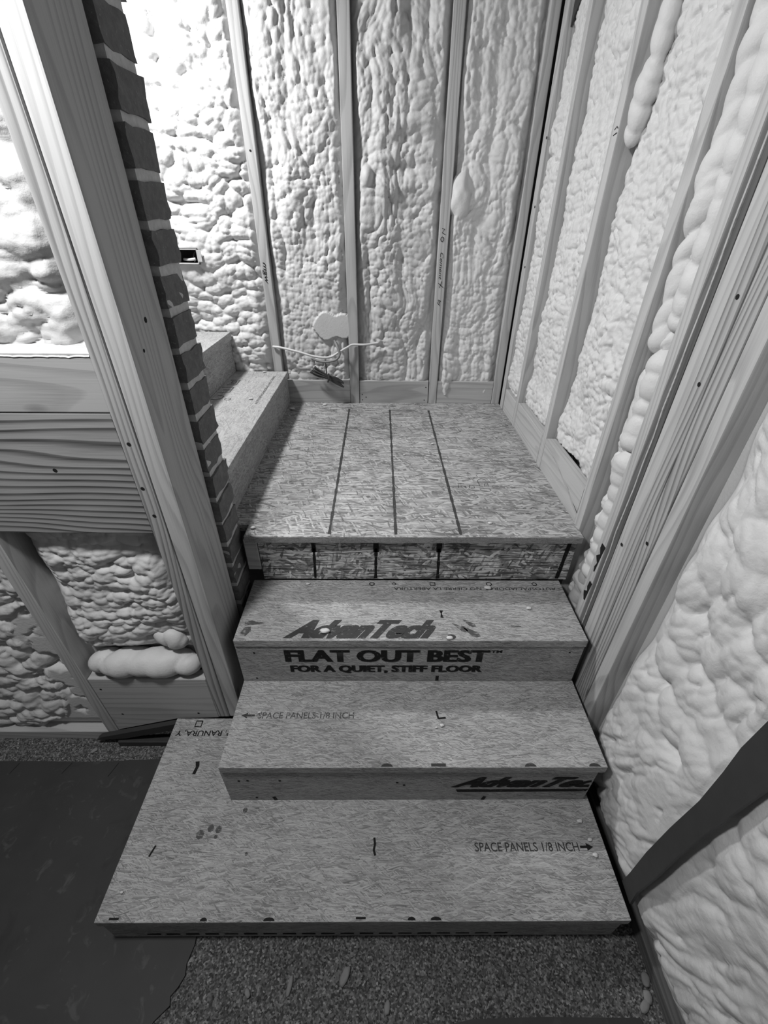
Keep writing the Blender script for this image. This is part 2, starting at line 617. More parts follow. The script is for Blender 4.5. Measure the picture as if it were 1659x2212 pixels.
def lettering(parent, text, O, U, V, width, height, mat, name='printed_text', bold=0.0, shear=0.0, clip=None, smear=()):
    cu = bpy.data.curves.new('t', 'FONT')
    cu.body = text
    cu.size = 1.0
    cu.offset = bold
    cu.resolution_u = 3
    ob = bpy.data.objects.new('t', cu)
    COL.objects.link(ob)
    bpy.context.view_layer.update()
    dg = bpy.context.evaluated_depsgraph_get()
    me = bpy.data.meshes.new_from_object(ob.evaluated_get(dg))
    bpy.data.objects.remove(ob)
    bpy.data.curves.remove(cu)
    co = np.array([v.co[:] for v in me.vertices])
    x0, y0 = co[:, 0].min(), co[:, 1].min()
    w, h = co[:, 0].max() - x0, co[:, 1].max() - y0
    fm = plane_map(O, U, V, 0.0006)
    bm = bmesh.new()
    bm.from_mesh(me)
    for v in bm.verts:
        b = (v.co.y - y0) / h
        a = (v.co.x - x0) / w * (width - shear * height) + shear * height * b
        v.co = (a, b * height, 0)
    if smear:
        src = bm.verts[:] + bm.edges[:] + bm.faces[:]
        for q, dx in enumerate(smear):
            d = bmesh.ops.duplicate(bm, geom=src)
            for v in d['geom']:
                if isinstance(v, bmesh.types.BMVert):
                    v.co.x += dx
                    v.co.z = 0.00025 * (q + 1)
    if clip is not None:
        bmesh.ops.bisect_plane(bm, geom=bm.verts[:] + bm.edges[:] + bm.faces[:], plane_co=(clip, 0, 0), plane_no=(1, 0, 0), clear_outer=True)
    nrm = Vector(U).cross(Vector(V)).normalized()
    for v in bm.verts:
        v.co = fm(v.co.x, v.co.y) + nrm * v.co.z
    bm.normal_update()
    me.name = name
    bm.to_mesh(me)
    bm.free()
    me.materials.clear()
    me.materials.append(mat)
    me.name = name
    return link(bpy.data.objects.new(name, me), parent)


def stroke(parent, lines, width, O, U, V, mat, name='marker_line', rough=0.0, seed=1):
    """one mark made of one or more pen strokes on a plane"""
    fm = plane_map(O, U, V, 0.0007)
    r = random.Random(seed)
    verts, faces = [], []
    for pts in lines:
        fine = []
        for k in range(len(pts) - 1):
            p, q = Vector(pts[k]), Vector(pts[k + 1])
            n = max(1, int((q - p).length / 0.02)) if rough else 1
            for s in range(n):
                fine.append(p.lerp(q, s / n))
        fine.append(Vector(pts[-1]))
        base = len(verts)
        for k, p in enumerate(fine):
            t = fine[min(k + 1, len(fine) - 1)] - fine[max(k - 1, 0)]
            t = t.normalized() if t.length > 0 else Vector((1, 0))
            nrm = Vector((-t.y, t.x)) * (width / 2) * (1 + r.uniform(-rough, rough))
            verts.append(fm(*(p + nrm)))
            verts.append(fm(*(p - nrm)))
        for k in range(len(fine) - 1):
            i = base + 2 * k
            faces.append((i, i + 1, i + 3, i + 2))
    return mesh_obj(name, verts, faces, mat, parent)


def patch(parent, pts, O, U, V, mat, name='printed_mark'):
    fm = plane_map(O, U, V, 0.0006)
    return mesh_obj(name, [fm(*p) for p in pts], [tuple(range(len(pts)))], mat, parent)


def ring(cx, cy, r, n=8, ry=None, a0=0.0):
    ry = ry or r
    return [(cx + r * math.cos(a0 + 2 * math.pi * k / n), cy + ry * math.sin(a0 + 2 * math.pi * k / n)) for k in range(n + 1)]


def nail(parent, p, n, r=0.004):
    """dark countersunk nail head lying on a face with normal n"""
    n = Vector(n)
    a = n.orthogonal().normalized()
    b = n.cross(a)
    c = Vector(p) + n * 0.0007
    vs = [c + a * (r * math.cos(t * math.pi / 4)) + b * (r * math.sin(t * math.pi / 4)) for t in range(8)]
    return mesh_obj('nail_head', vs, [tuple(range(8))], BLACK, parent)


X, Y, Z = (1, 0, 0), (0, 1, 0), (0, 0, 1)
TOP = 2.55

# ------------------------------------------------------------------ floor
nx, ny = 560, 236
gx, gy = np.meshgrid(np.linspace(-1.60, 0.72, nx + 1), np.linspace(-0.08, 0.90, ny + 1))
hz = 0.006 * dome(gx / 0.011, gy / 0.010, 3) + 0.003 * dome(gx / 0.005, gy / 0.006, 5) - 0.006
floor = box('floor', -2.4, 0.85, -0.9, 2.45, -0.06, -0.006, SHEATH, None, 0)
tag(floor, 'rough dark pebbled floor showing under and around the stairs', 'floor', kind='structure')
fo = foam(floor, (-1.60, -0.08, 0), X, Y, Z, 2.32, 0.98, 0.0042, lambda u, v: 0.006 * dome(u / 0.011, v / 0.010, 3) + 0.003 * dome(u / 0.005, v / 0.006, 5) - 0.006, None, AGG, 'pebble_surface')
tag(fo, kind='stuff')

# ------------------------------------------------------------------ back wall
wb = box('wall_back', -1.75, 0.80, 2.42, 2.45, 0.0, TOP, SHEATH, None, 0)
tag(wb, 'back wall of pale studs filled with white spray foam', 'wall', kind='structure')
SB = [(-0.556, -0.512), (-0.162, -0.117), (0.256, 0.299), (0.602, 0.641)]
for k, (a, b) in enumerate(SB):
    box('stud', a, b, 2.29, 2.40, 0.70, TOP, W_Z, wb, 0.003, 0.002, k)
for k, (a, b, z) in enumerate(((-0.510, -0.164, 0.864), (-0.115, 0.254, 0.862), (0.301, 0.600, 0.862))):
    box('blocking', a, b, 2.293, 2.331, 0.742, z, W_X, wb, 0.003, 0.001, 40 + k)
bays = [(-1.75, -1.25, 0.90, st_pillow(31)), (-1.26, -0.553, 0.90, st_pillow(32, 0.8)), (-0.515, -0.158, 0.85, st_stream(33)),
        (-0.120, 0.258, 0.85, st_stream(47)), (0.297, 0.604, 0.85, st_stream(59))]


def back_extra(lu, k):
    ep = edge_pull(lu, 0.035, 0.010, k > 1, k > 0)

    def f(u, v, h):
        h = ep(u, v, h * 0.85)
        if k == 1:      # smooth skin around the electrical box
            m = np.exp(-(((u - 0.36) / 0.13) ** 2 + ((v - 0.55) / 0.11) ** 2))
            h = h * (1 - 0.75 * m) + 0.048 * m
            h = np.where((np.abs(u - 0.3795) < 0.053) & (np.abs(v - 0.586) < 0.029), -0.02, h)
        if k == 3:      # bands sprayed across the middle bay
            for vc, a in ((1.10, 0.012), (1.00, 0.012), (0.90, 0.016)):
                m = np.exp(-((v - vc - 0.01 * np.sin(u * 30)) / 0.035) ** 2) * np.clip((u - 0.08) / 0.05, 0, 1)
                h = h + a * m
        if k == 4:      # a smooth swollen teardrop by the third stud
            d2 = ((u - 0.045 - 0.02 * (vn(u * 30, v * 22, 9) - 0.5)) / 0.05) ** 2 + ((v - 0.86 - 0.05 * (vn(u * 18, v * 14, 6) - 0.5)) / 0.085) ** 2
            h = np.maximum(h, 0.068 * np.clip(1 - d2, 0, 1) ** 0.35 + 0.006 * vn(u * 40, v * 30, 2)* (d2 < 1))
        if k == 3:
            d2 = ((u - 0.06) / 0.035) ** 2 + ((v - 0.93) / 0.05) ** 2
            h = np.maximum(h, 0.07 * np.sqrt(np.clip(1 - d2, 0, 1)))
        if k == 2:      # shaved flat near the bottom
            m = ((u - 0.27) / 0.11) ** 2 + ((v - 0.34) / 0.06) ** 2 < 1.0 + 0.3 * np.sin(u * 60)
            h = np.where(m, 0.046, h)
        return h
    return f


for k, (a, b, z0, s) in enumerate(bays):
    foam(wb, (a, 2.342, z0 - 0.06), X, Z, (0, -1, 0), b - a, TOP - z0 + 0.06, 0.0042 if k else 0.012, s, back_extra(b - a, k))
rope(wb, [(-0.49, 2.325, 0.885), (-0.30, 2.325, 0.882)], 0.030, 3)
# pencilled writing on two studs
stroke(wb, [[(0.010, 0.150), (0.022, 0.148), (0.012, 0.134), (0.026, 0.128)], ring(0.014, 0.110, 0.007, 8, 0.009)], 0.0028, (0.258, 2.2896, 1.39), X, Z, INK, 'handwriting', 0.0)
lettering(wb, 'Cement', (0.268, 2.2896, 1.452), (0, 0, -1), X, 0.115, 0.014, INK, 'handwriting', 0.0, 0.5)
stroke(wb, [[(0.006, 0.0), (0.030, -0.018)], [(0.022, 0.008), (0.012, -0.020)]], 0.0026, (0.262, 2.2896, 1.325), X, Z, INK, 'handwriting')
lettering(wb, 'by', (0.268, 2.2896, 1.258), (0, 0, -1), X, 0.034, 0.018, INK, 'handwriting', 0.01, 0.5)
lettering(wb, 'wgm', (-0.549, 2.2896, 1.325), (0, 0, 1), (-1, 0, 0), 0.075, -0.018, INK, 'handwriting', 0.0, 0.4)
for p in ((-0.10, 0.76), (-0.10, 0.79), (-0.08, 0.775), (0.24, 0.83), (0.235, 0.76)):
    nail(wb, (p[0], 2.293, p[1]), (0, -1, 0), 0.003)
nail(wb, (-0.535, 2.29, 1.80), (0, -1, 0), 0.004)

# ------------------------------------------------------------------ right wall
XR = 0.641
wr = box('wall_right', 0.775, 0.80, -0.60, 2.45, 0.0, TOP, SHEATH, None, 0)
tag(wr, 'right-hand wall of studs, blocking and lumpy white spray foam', 'wall', kind='structure')
SR = [(2.210, 2.262), (1.962, 2.002), (1.553, 1.596), (1.128, 1.170), (0.964, 1.003)]
for k, (a, b) in enumerate(SR):
    box('stud', XR, 0.77, a, b, 0.0, TOP, W_Z, wr, 0.003, 0.0015, 80 + k)
POST = [(0.885, 0.926), (0.844, 0.884), (0.801, 0.843), (0.760, 0.800)]
for k, (a, b) in enumerate(POST):
    box('post_ply', XR + (0.002, 0.0, 0.001, 0.004)[k], 0.77, a, b, 0.0, TOP, (W_Z, W_ZS, W_ZS, W_Z)[k], wr, 0.003, 0.001, 90 + k)
# dark slot between the last stud and the built-up post
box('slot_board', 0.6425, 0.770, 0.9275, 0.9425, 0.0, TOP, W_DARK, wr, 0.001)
box('slot_back', 0.72, 0.77, 0.949, 0.963, 0.0, TOP, BLACK, wr, 0)  # black colour stands in for the deep shade of the void
jag = random.Random(5)
pts = [(0.641 + jag.uniform(-0.002, 0.002), 0.45 + 0.07 * k) for k in range(31)]
prism('slot_lit_edge', pts + [(0.70, 2.55), (0.70, 0.45)], 'y', 0.943, 0.9475, W_X, wr)  # paler strip stands in for the lit far edge of the slot board
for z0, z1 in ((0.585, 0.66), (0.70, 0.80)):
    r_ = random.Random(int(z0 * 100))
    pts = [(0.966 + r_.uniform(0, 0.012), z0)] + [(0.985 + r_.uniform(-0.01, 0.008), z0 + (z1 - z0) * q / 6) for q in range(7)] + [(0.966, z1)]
    prism('dark_void_patch', pts, 'x', XR - 0.0012, XR + 0.002, BLACK, wr)  # black patch painted for the dark void at the chipped stud edge
# blocking near the landing
box('blocking', XR, 0.679, 2.004, 2.193, 0.742, 0.855, W_Y, wr, 0.003, 0.001, 101)
box('blocking', XR, 0.679, 1.598, 1.960, 0.742, 0.868, W_Y, wr, 0.003, 0.001, 102)
crack = [(1.172, 0.775), (1.22, 0.787), (1.27, 0.806), (1.32, 0.814), (1.37, 0.829), (1.42, 0.838), (1.48, 0.850), (1.551, 0.856)]
prism('blocking', [(1.172, 0.742)] + [(y, z - 0.007 * (1.56 - y) / 0.38) for y, z in crack] + [(1.551, 0.742)], 'x', XR + 0.001, 0.648, W_Y, wr)
prism('crack_shade_core', [(1.172, 0.743)] + [(y, z - 0.0075 * (1.56 - y) / 0.38) for y, z in crack] + [(1.551, 0.743)], 'x', 0.6482, 0.679, BLACK, wr)  # black core paints the shade inside the crack
prism('blocking', [(1.172, 0.872)] + [(y, z + 0.008 * (1.56 - y) / 0.38 + 0.0005) for y, z in crack] + [(1.551, 0.872)], 'x', XR, 0.679, W_Y, wr)
rbays = [(2.262, 2.30, 0.70, st_pop(71), 0.700), (2.002, 2.211, 0.857, st_pop(72), 0.676), (1.596, 1.963, 0.870, st_pop(73), 0.690),
         (1.170, 1.554, 0.874, st_pop(74), 0.694), (1.003, 1.129, 0.30, st_pillow(75, 0.9), 0.715)]
for k, (a, b, z0, s, xf) in enumerate(rbays):
    ep = edge_pull(b - a, 0.03, 0.016)

    def fx(u, v, h, ep=ep, k=k):
        h = ep(u, v, h)
        if k in (1, 2, 3):     # foam swells out over the blocking at the bottom
            h = h + 0.022 * np.exp(-((v - 0.05) / 0.07) ** 2) * (0.4 + vn(u * 20, v * 20, 5))
            h = np.where(v < 0.012, np.minimum(h, 0.0), h)
        if k == 2:
            d2 = ((u - 0.17) / 0.05) ** 2 + ((v - 1.02) / 0.05) ** 2
        return h
    foam(wr, (xf, a, z0), Y, Z, (-1, 0, 0), b - a, TOP - z0, 0.0042, s, fx)
# foam beads squeezed along the studs
rope(wr, [(0.672, 1.525, 1.735), (0.670, 1.500, 1.85), (0.668, 1.470, 2.05), (0.668, 1.45, 2.30)], 0.034, 5, lumps=0.9)
rope(wr, [(0.690, 1.105, 0.98), (0.680, 1.100, 1.10), (0.675, 1.098, 1.27)], 0.026, 6, lumps=1.5)
rope(wr, [(0.675, 1.098, 1.30), (0.670, 1.096, 1.50), (0.668, 1.092, 1.75), (0.668, 1.09, 2.25)], 0.032, 8)
rope(wr, [(0.682, 1.035, 0.60), (0.680, 1.036, 0.80), (0.676, 1.040, 1.00), (0.672, 1.042, 1.20), (0.670, 1.042, 1.33)], 0.044, 9)
rope(wr, [(0.672, 1.040, 1.36), (0.670, 1.040, 1.55), (0.668, 1.036, 1.80), (0.668, 1.034, 2.25)], 0.030, 12)
rope(wr, [(0.672, 1.070, 0.42), (0.676, 1.065, 0.52), (0.682, 1.060, 0.66)], 0.034, 15)
rope(wr, [(0.690, 0.945, 0.36), (0.682, 0.946, 0.47), (0.680, 0.945, 0.56)], 0.024, 17)


# near bay, running past the camera
def near_extra(u, v, h):
    # u from the post towards the viewer; thin ragged skirt over the post
    e = np.clip((u - 0.012 - 0.03 * vn(v * 9, v * 0, 4)) / 0.06, 0, 1)
    low = np.clip(v / 0.10, 0, 1)
    under = np.exp(-((u - 0.41) / 0.045) ** 2)
    h = h * (1 - 0.7 * under) + 0.016 * under
    h = np.where(under > 0.3, np.minimum(h, 0.030), h)
    return (h - 0.002) * e * (0.35 + 0.65 * low) - 0.022 * (1 - e) ** 1.5 - 0.035 * (1 - low)


foam(wr, (0.678, 0.772, 0.03), (0, -1, 0), Z, (-1, 0, 0), 1.15, 2.2, 0.0046, st_flow(21), near_extra)
box('bottom_plate', 0.676, 0.77, -0.55, 0.755, 0.0, 0.045, W_DARKY, wr, 0.003)
stroke(wr, [[(0.0, 0.0), (0.012, 0.006), (0.02, 0.001)], [(0.0, -0.012), (0.02, -0.008)]], 0.002, (XR - 0.0004, 1.575, 1.78), (0, -1, 0), Z, BLACK, 'staple')
for y, z in ((2.215, 1.62), (2.215, 1.40), (2.21, 1.84), (0.905, 0.86), (0.865, 1.30), (0.86, 1.46), (0.82, 0.93)):
    nail(wr, (XR + (0.0 if y > 1 else -0.0005), y, z), (-1, 0, 0), 0.005)

# ------------------------------------------------------------------ front-left wall beside the stairs
YL = 0.85
wl = box('wall_left', -2.4, -0.478, 0.995, 1.015, 0.0, TOP, SHEATH, None, 0)
tag(wl, 'front-left wall with doubled post, wide header boards and spray foam', 'wall', kind='structure')
box('post_stud', -0.553, -0.5175, YL, 1.018, 0.145, TOP, W_ZS, wl, 0.003, 0.001, 121)
box('post_stud', -0.5165, -0.473, YL + 0.002, 1.020, 0.145, TOP, W_Z, wl, 0.004, 0.001, 122)
box('header_board', -2.4, -0.554, YL + 0.004, YL + 0.09, 1.238, 1.355, W_HDR2, wl, 0.002)
box('header_board', -2.4, -0.554, YL + 0.002, YL + 0.09, 0.932, 1.236, W_HDR, wl, 0.002)
prism('stud', [(-0.966, 0.05), (-0.928, 0.05), (-0.942, 0.932), (-0.980, 0.932)], 'y', YL, 0.99, W_DARK if False else W_Z, wl, 0.002)
prism('blocking', [(-0.926, 0.062), (-0.70, 0.135), (-0.555, 0.138), (-0.555, 0.352), (-0.931, 0.352)], 'y', YL + 0.002, YL + 0.04, W_X, wl, 0.002)
box('bottom_plate', -2.4, -0.93, YL + 0.004, 0.99, 0.0, 0.045, W_X, wl, 0.003)
foam(wl, (-1.50, 0.945, 1.33), X, Z, (0, -1, 0), 0.952, TOP - 1.33, 0.0045, st_pillow(41, 0.9), edge_pull(0.952, 0.05, 0.03, False, True))
foam(wl, (-0.945, 0.930, 0.36), X, Z, (0, -1, 0), 0.40, 0.58, 0.0036, st_row(42), lambda u, v, h, ep=edge_pull(0.40, 0.05, 0.03): ep(u, v, h) * np.clip((v - 0.06) / 0.06, 0, 1))
foam(wl, (-1.75, 0.885, 0.04), X, Z, (0, -1, 0), 0.80, 0.90, 0.005, st_pillow(43, 0.7), lambda u, v, h: np.where(vn(u * 5 + 1, v * 4, 6) > 0.6, np.minimum(h, 0.045), h) * 0.8 - 0.025 - 0.02 * np.clip(1 - v / 0.06, 0, 1))
foam(wl, (-1.50, 0.8525, 1.356), X, Y, Z, 0.945, 0.12, 0.005, lambda u, v: 0.002 - 0.012 * np.clip(1 - v / 0.006, 0, 1) + 0.05 * np.clip((v - 0.05 - 0.02 * vn(u * 20, v * 0, 3)) / 0.06, 0, 1) + 0.004 * dome(u / 0.02, v / 0.02, 8))
rope(wl, [(-0.922, 0.886, 0.398), (-0.80, 0.882, 0.400), (-0.70, 0.882, 0.400), (-0.565, 0.884, 0.398)], 0.046, 44, lumps=1.5, squash=1.0)
rope(wl, [(-0.70, 0.905, 0.505), (-0.64, 0.900, 0.500), (-0.60, 0.900, 0.465)], 0.040, 45)
rope(wl, [(-0.92, 0.915, 0.895), (-0.75, 0.912, 0.890), (-0.60, 0.915, 0.885)], 0.036, 46, lumps=1.4)
for x, z in ((-0.536, 1.17), (-0.54, 1.06), (-0.535, 0.985)):
    nail(wl, (x, YL, z), (0, -1, 0), 0.0045)
nail(wl, (-0.72, YL + 0.002, 1.105), (0, -1, 0), 0.005)
for x, z in ((-0.905, 0.30), (-0.88, 0.16), (-0.62, 0.165)):
    nail(wl, (x, YL + 0.002, z), (0, -1, 0), 0.004)
nail(wl, (-0.473, 0.94, 1.40), (1, 0, 0), 0.006)
nail(wl, (-0.473, 0.90, 1.35), (1, 0, 0), 0.004)

# ------------------------------------------------------------------ brick pier behind the post
pier = thing('brick_pier', (-0.66, 1.09, 0), 'dark rough brick pier with thick pale mortar behind the wooden post', 'brick pier')
XB, YB0, YB1, PITCH, BH = -0.457, 1.028, 1.145, 0.0803, 0.062
box('mortar', -0.875, XB - 0.004, YB0 + 0.004, YB1 - 0.004, 0.0, TOP, MORTAR, pier, 0)


def rough_brick(x0, x1, y0, y1, z0, z1, seed):
    bm = bmesh.new()
    bmesh.ops.create_cube(bm, size=1.0)
    bmesh.ops.subdivide_edges(bm, edges=bm.edges[:], cuts=3, use_grid_fill=True)
    r = random.Random(seed)
    for v in bm.verts:
        v.co = Vector(((x0 + x1) / 2 + v.co.x * (x1 - x0), (y0 + y1) / 2 + v.co.y * (y1 - y0), (z0 + z1) / 2 + v.co.z * (z1 - z0)))
        v.co += Vector([r.uniform(-0.0026, 0.0026) for _ in range(3)])
    return bm_obj('brick', bm, BRICK, pier)


z0 = 0.676 - PITCH * 8 + 0.008
for k in range(31):
    z = z0 + PITCH * k
    if z + BH > TOP:
        break
    dx = rnd.uniform(-0.003, 0.003)
    dy = rnd.uniform(-0.003, 0.003)
    cuts = [(-0.665, XB + dx), (-0.875, -0.677)] if k % 2 else [(-0.56, XB + dx), (-0.77, -0.572)]
    for j, (a, b) in enumerate(cuts):
        rough_brick(a, b, YB0 + dy, YB1 + dy + 0.004 * (k % 2), z, z + BH, k * 7 + j)

# ------------------------------------------------------------------ lower flight
ls = thing('lower_staircase', (-0.03, 0.6, 0), 'flight of three printed strand-board steps rising to the landing', 'staircase')
SX0, SX1 = -0.435, 0.618


def tread(x0, x1, y0, y1, z, parent=ls, mat=OSB_X, th=0.029):
    return box('tread', x0, x1, y0, y1, z - th, z, mat, parent, 0.0025)


def riser(x0, x1, y, z0, z1, parent=ls, mat=OSB_XZ):
    return box('riser', x0, x1, y, y + 0.02, z0, z1, mat, parent, 0.0015)


t1 = tread(-0.696, 0.622, 0.322, 0.846, 0.143)
t2 = tread(SX0, SX1 + 0.002, 0.587, 0.862, 0.343)
t3 = tread(SX0 + 0.003, SX1 - 0.002, 0.848, 1.108, 0.543)
r1 = riser(-0.690, 0.612, 0.326, 0.006, 0.1135)
r2 = riser(SX0 - 0.004, SX1 - 0.012, 0.592, 0.1435, 0.3135)
r3 = riser(SX0 + 0.002, SX1 - 0.003, 0.852, 0.3435, 0.5135)
for xs in (SX0 + 0.025, SX1 - 0.06):
    prism('stringer', [(0.35, 0.006), (0.35, 0.113), (0.614, 0.113), (0.614, 0.313), (0.874, 0.313), (0.874, 0.512), (1.09, 0.512), (1.09, 0.25), (0.70, 0.006)], 'x', xs, xs + 0.036, W_Y, ls)
prism('stringer', [(0.35, 0.006), (0.35, 0.113), (0.84, 0.113), (0.84, 0.006)], 'x', -0.664, -0.628, W_Y, ls)

# print on the top step
lettering(t3, 'AdvanTech', (-0.285, 0.856, 0.543), X, Y, 0.475, 0.072, INK2, 'printed_text', 0.036, 0.75, smear=(-0.004, 0.004))
patch(t3, ring(0.213, 0.863, 0.013, 12, 0.009)[:-1], (0, 0, 0.543), X, Y, INK2)
for pts in ([(0.220, 0.915), (0.228, 0.914), (0.262, 0.893), (0.266, 0.884), (0.256, 0.880), (0.246, 0.884)],
            [(0.246, 0.906), (0.254, 0.904), (0.294, 0.878), (0.300, 0.866), (0.288, 0.860), (0.274, 0.866)],
            [(0.255, 0.930), (0.264, 0.928), (0.290, 0.912), (0.293, 0.903), (0.282, 0.900), (0.272, 0.905)]):
    patch(t3, pts[::-1], (0, 0, 0.543), X, Y, INK3)
patch(t3, [(0.188, 0.938), (0.198, 0.937), (0.194, 0.954), (0.199, 0.968), (0.188, 0.968), (0.191, 0.953)], (0, 0, 0.543), X, Y, INK)
lettering(t3, '\u2190 AUTOSPACIADORAS, NO CIERRE LA ABERTURA.'.replace('\u2190', '-'), (0.606, 1.074, 0.543), (-1, 0, 0), (0, -1, 0), 0.565, 0.015, INK2, 'printed_text', 0.01, 0.0)
for cx, rr, n, a0 in ((-0.028, 0.008, 12, 0), (0.047, 0.007, 4, 0), (0.178, 0.0115, 4, math.pi / 4), (0.37, 0.009, 8, 0.3), (0.525, 0.0085, 5, 0.2)):
    stroke(t3, [ring(cx, 1.088, rr, n, rr * 0.9, a0)], 0.003, (0, 0, 0.543), X, Y, INK, 'printed_mark')
patch(t3, [(-0.415, 0.918), (-0.395, 0.925), (-0.35, 0.915), (-0.385, 0.908), (-0.41, 0.906)][::-1], (0, 0, 0.543), X, Y, INK3, 'stain')
patch(t3, [(-0.418, 0.875), (-0.41, 0.898), (-0.392, 0.900), (-0.388, 0.885), (-0.40, 0.864)][::-1], (0, 0, 0.543), X, Y, INK3, 'stain')
stroke(t3, [[(0.40, 0.905), (0.43, 0.902)]], 0.0025, (0, 0, 0.543), X, Y, INK2, 'printed_mark')
# print on the upper riser
lettering(r3, 'FLAT OUT BEST', (-0.287, 0.852, 0.441), X, Z, 0.618, 0.056, INK, 'printed_text', 0.024, smear=(-0.003, 0.003))
lettering(r3, 'TM', (0.336, 0.852, 0.484), X, Z, 0.034, 0.012, INK, 'printed_text', 0.04)
lettering(r3, 'FOR A QUIET, STIFF FLOOR', (-0.277, 0.852, 0.386), X, Z, 0.596, 0.038, INK, 'printed_text', 0.026, smear=(-0.002, 0.002))
stroke(r3, [[(0.182, 0.372), (0.182, 0.348)]], 0.010, (0, 0.852, 0), X, Z, INK, 'printed_mark')
for x, z in ((-0.38, 0.483), (0.575, 0.487), (-0.39, 0.36)):
    nail(r3, (x, 0.852, z), (0, -1, 0), 0.0035)
# print on the middle step
lettering(t2, 'SPACE PANELS 1/8 INCH', (-0.362, 0.726, 0.343), X, Y, 0.285, 0.020, INK3, 'printed_text', 0.008)
stroke(t2, [[(-0.372, 0.736), (-0.40, 0.736)]], 0.006, (0, 0, 0.343), X, Y, INK2, 'printed_arrow')
patch(t2, [(-0.393, 0.727), (-0.393, 0.745), (-0.412, 0.736)], (0, 0, 0.343), X, Y, INK2, 'printed_arrow')
stroke(t2, [[(0.170, 0.750), (0.174, 0.726), (0.173, 0.727)], [(0.174, 0.7265), (0.196, 0.7285)]], 0.0055, (0, 0, 0.343), X, Y, INK, 'printed_mark')
for cx in (0.02, 0.41, 0.585):
    patch(t2, [(cx + 0.016 * math.cos(a), 0.5895 + 0.009 * math.sin(a)) for a in [q * math.pi / 6 for q in range(7)]], (0, 0, 0.343), X, Y, INK2)
patch(t2, [(0.14, 0.590), (0.18, 0.590), (0.18, 0.598), (0.14, 0.598)], (0, 0, 0.343), X, Y, INK2)
# print on the lower riser
lettering(r2, 'AdvanTech', (0.205, 0.592, 0.222), X, Z, 0.480, 0.058, INK, 'printed_text', 0.035, 0.9, clip=0.395, smear=(-0.003, 0.003))
patch(r2, [(0.226, 0.192), (0.600, 0.196), (0.604, 0.211), (0.220, 0.209)], (0, 0.592, 0), X, Z, INK, 'printed_bar')
for x, z in ((-0.36, 0.16), (-0.395, 0.26), (-0.37, 0.262), (-0.28, 0.262), (0.05, 0.25), (0.07, 0.235)):
    nail(r2, (x, 0.592, z), (0, -1, 0), 0.004)
stroke(r2, [[(-0.31, 0.165), (-0.305, 0.145)]], 0.010, (0, 0.592, 0), X, Z, INK, 'printed_mark')
stroke(r2, [[(0.31, 0.165), (0.305, 0.145)]], 0.010, (0, 0.592, 0), X, Z, INK, 'printed_mark')
# print on the bottom step
lettering(t1, 'SPACE PANELS 1/8 INCH', (0.262, 0.464, 0.143), X, Y, 0.286, 0.021, INK2, 'printed_text', 0.008)
stroke(t1, [[(0.552, 0.474), (0.574, 0.474)]], 0.006, (0, 0, 0.143), X, Y, INK, 'printed_arrow')
patch(t1, [(0.570, 0.465), (0.588, 0.474), (0.570, 0.483)], (0, 0, 0.143), X, Y, INK, 'printed_arrow')
lettering(t1, 'CAP. RANURA, Y', (-0.455, 0.806, 0.143), (-1, 0, 0), (0, -1, 0), 0.225, 0.022, INK, 'printed_text', 0.012)
stroke(t1, [ring(-0.615, 0.826, 0.0145, 4, 0.014, math.pi / 4)], 0.004, (0, 0, 0.143), X, Y, INK, 'printed_mark')
patch(t1, [(-0.580, 0.665), (-0.570, 0.664), (-0.566, 0.690), (-0.570, 0.703), (-0.582, 0.702), (-0.576, 0.686)], (0, 0, 0.143), X, Y, INK, 'printed_mark')
stroke(t1, [[(-0.014, 0.497), (-0.012, 0.482), (-0.015, 0.468), (-0.011, 0.456)]], 0.006, (0, 0, 0.143), X, Y, INK, 'printed_mark')
stroke(t1, [[(-0.612, 0.480), (-0.620, 0.455)]], 0.005, (0, 0, 0.143), X, Y, INK, 'printed_mark')
for cx, cy, rx in ((-0.50, 0.505, 0.011), (-0.475, 0.520, 0.009), (-0.452, 0.517, 0.009), (-0.39, 0.565, 0.007), (-0.36, 0.46, 0.004), (-0.455, 0.50, 0.005)):
    patch(t1, ring(cx, cy, rx, 7, rx * 1.1, cx * 50)[:-1], (0, 0, 0.143), X, Y, INK3, 'stain')
for cx, w in ((-0.43, 0.009), (-0.27, 0.014), (0.08, 0.010), (0.14, 0.014)):
    patch(t1, [(cx + w * math.cos(a), 0.3245 + 0.007 * math.sin(a)) for a in [q * math.pi / 6 for q in range(7)]], (0, 0, 0.143), X, Y, INK)
for cx in (-0.65, -0.045):
    patch(t1, [(cx - 0.012, 0.327), (cx + 0.012, 0.327), (cx + 0.012, 0.3315), (cx - 0.012, 0.3315)], (0, 0, 0.143), X, Y, INK)
stroke(r1, [[(-0.60 + 0.05 * k, 0.030), (-0.565 + 0.05 * k, 0.030)] for k in range(19)], 0.010, (0, 0.326, 0), X, Z, BLACK, 'printed_line', 0.3)

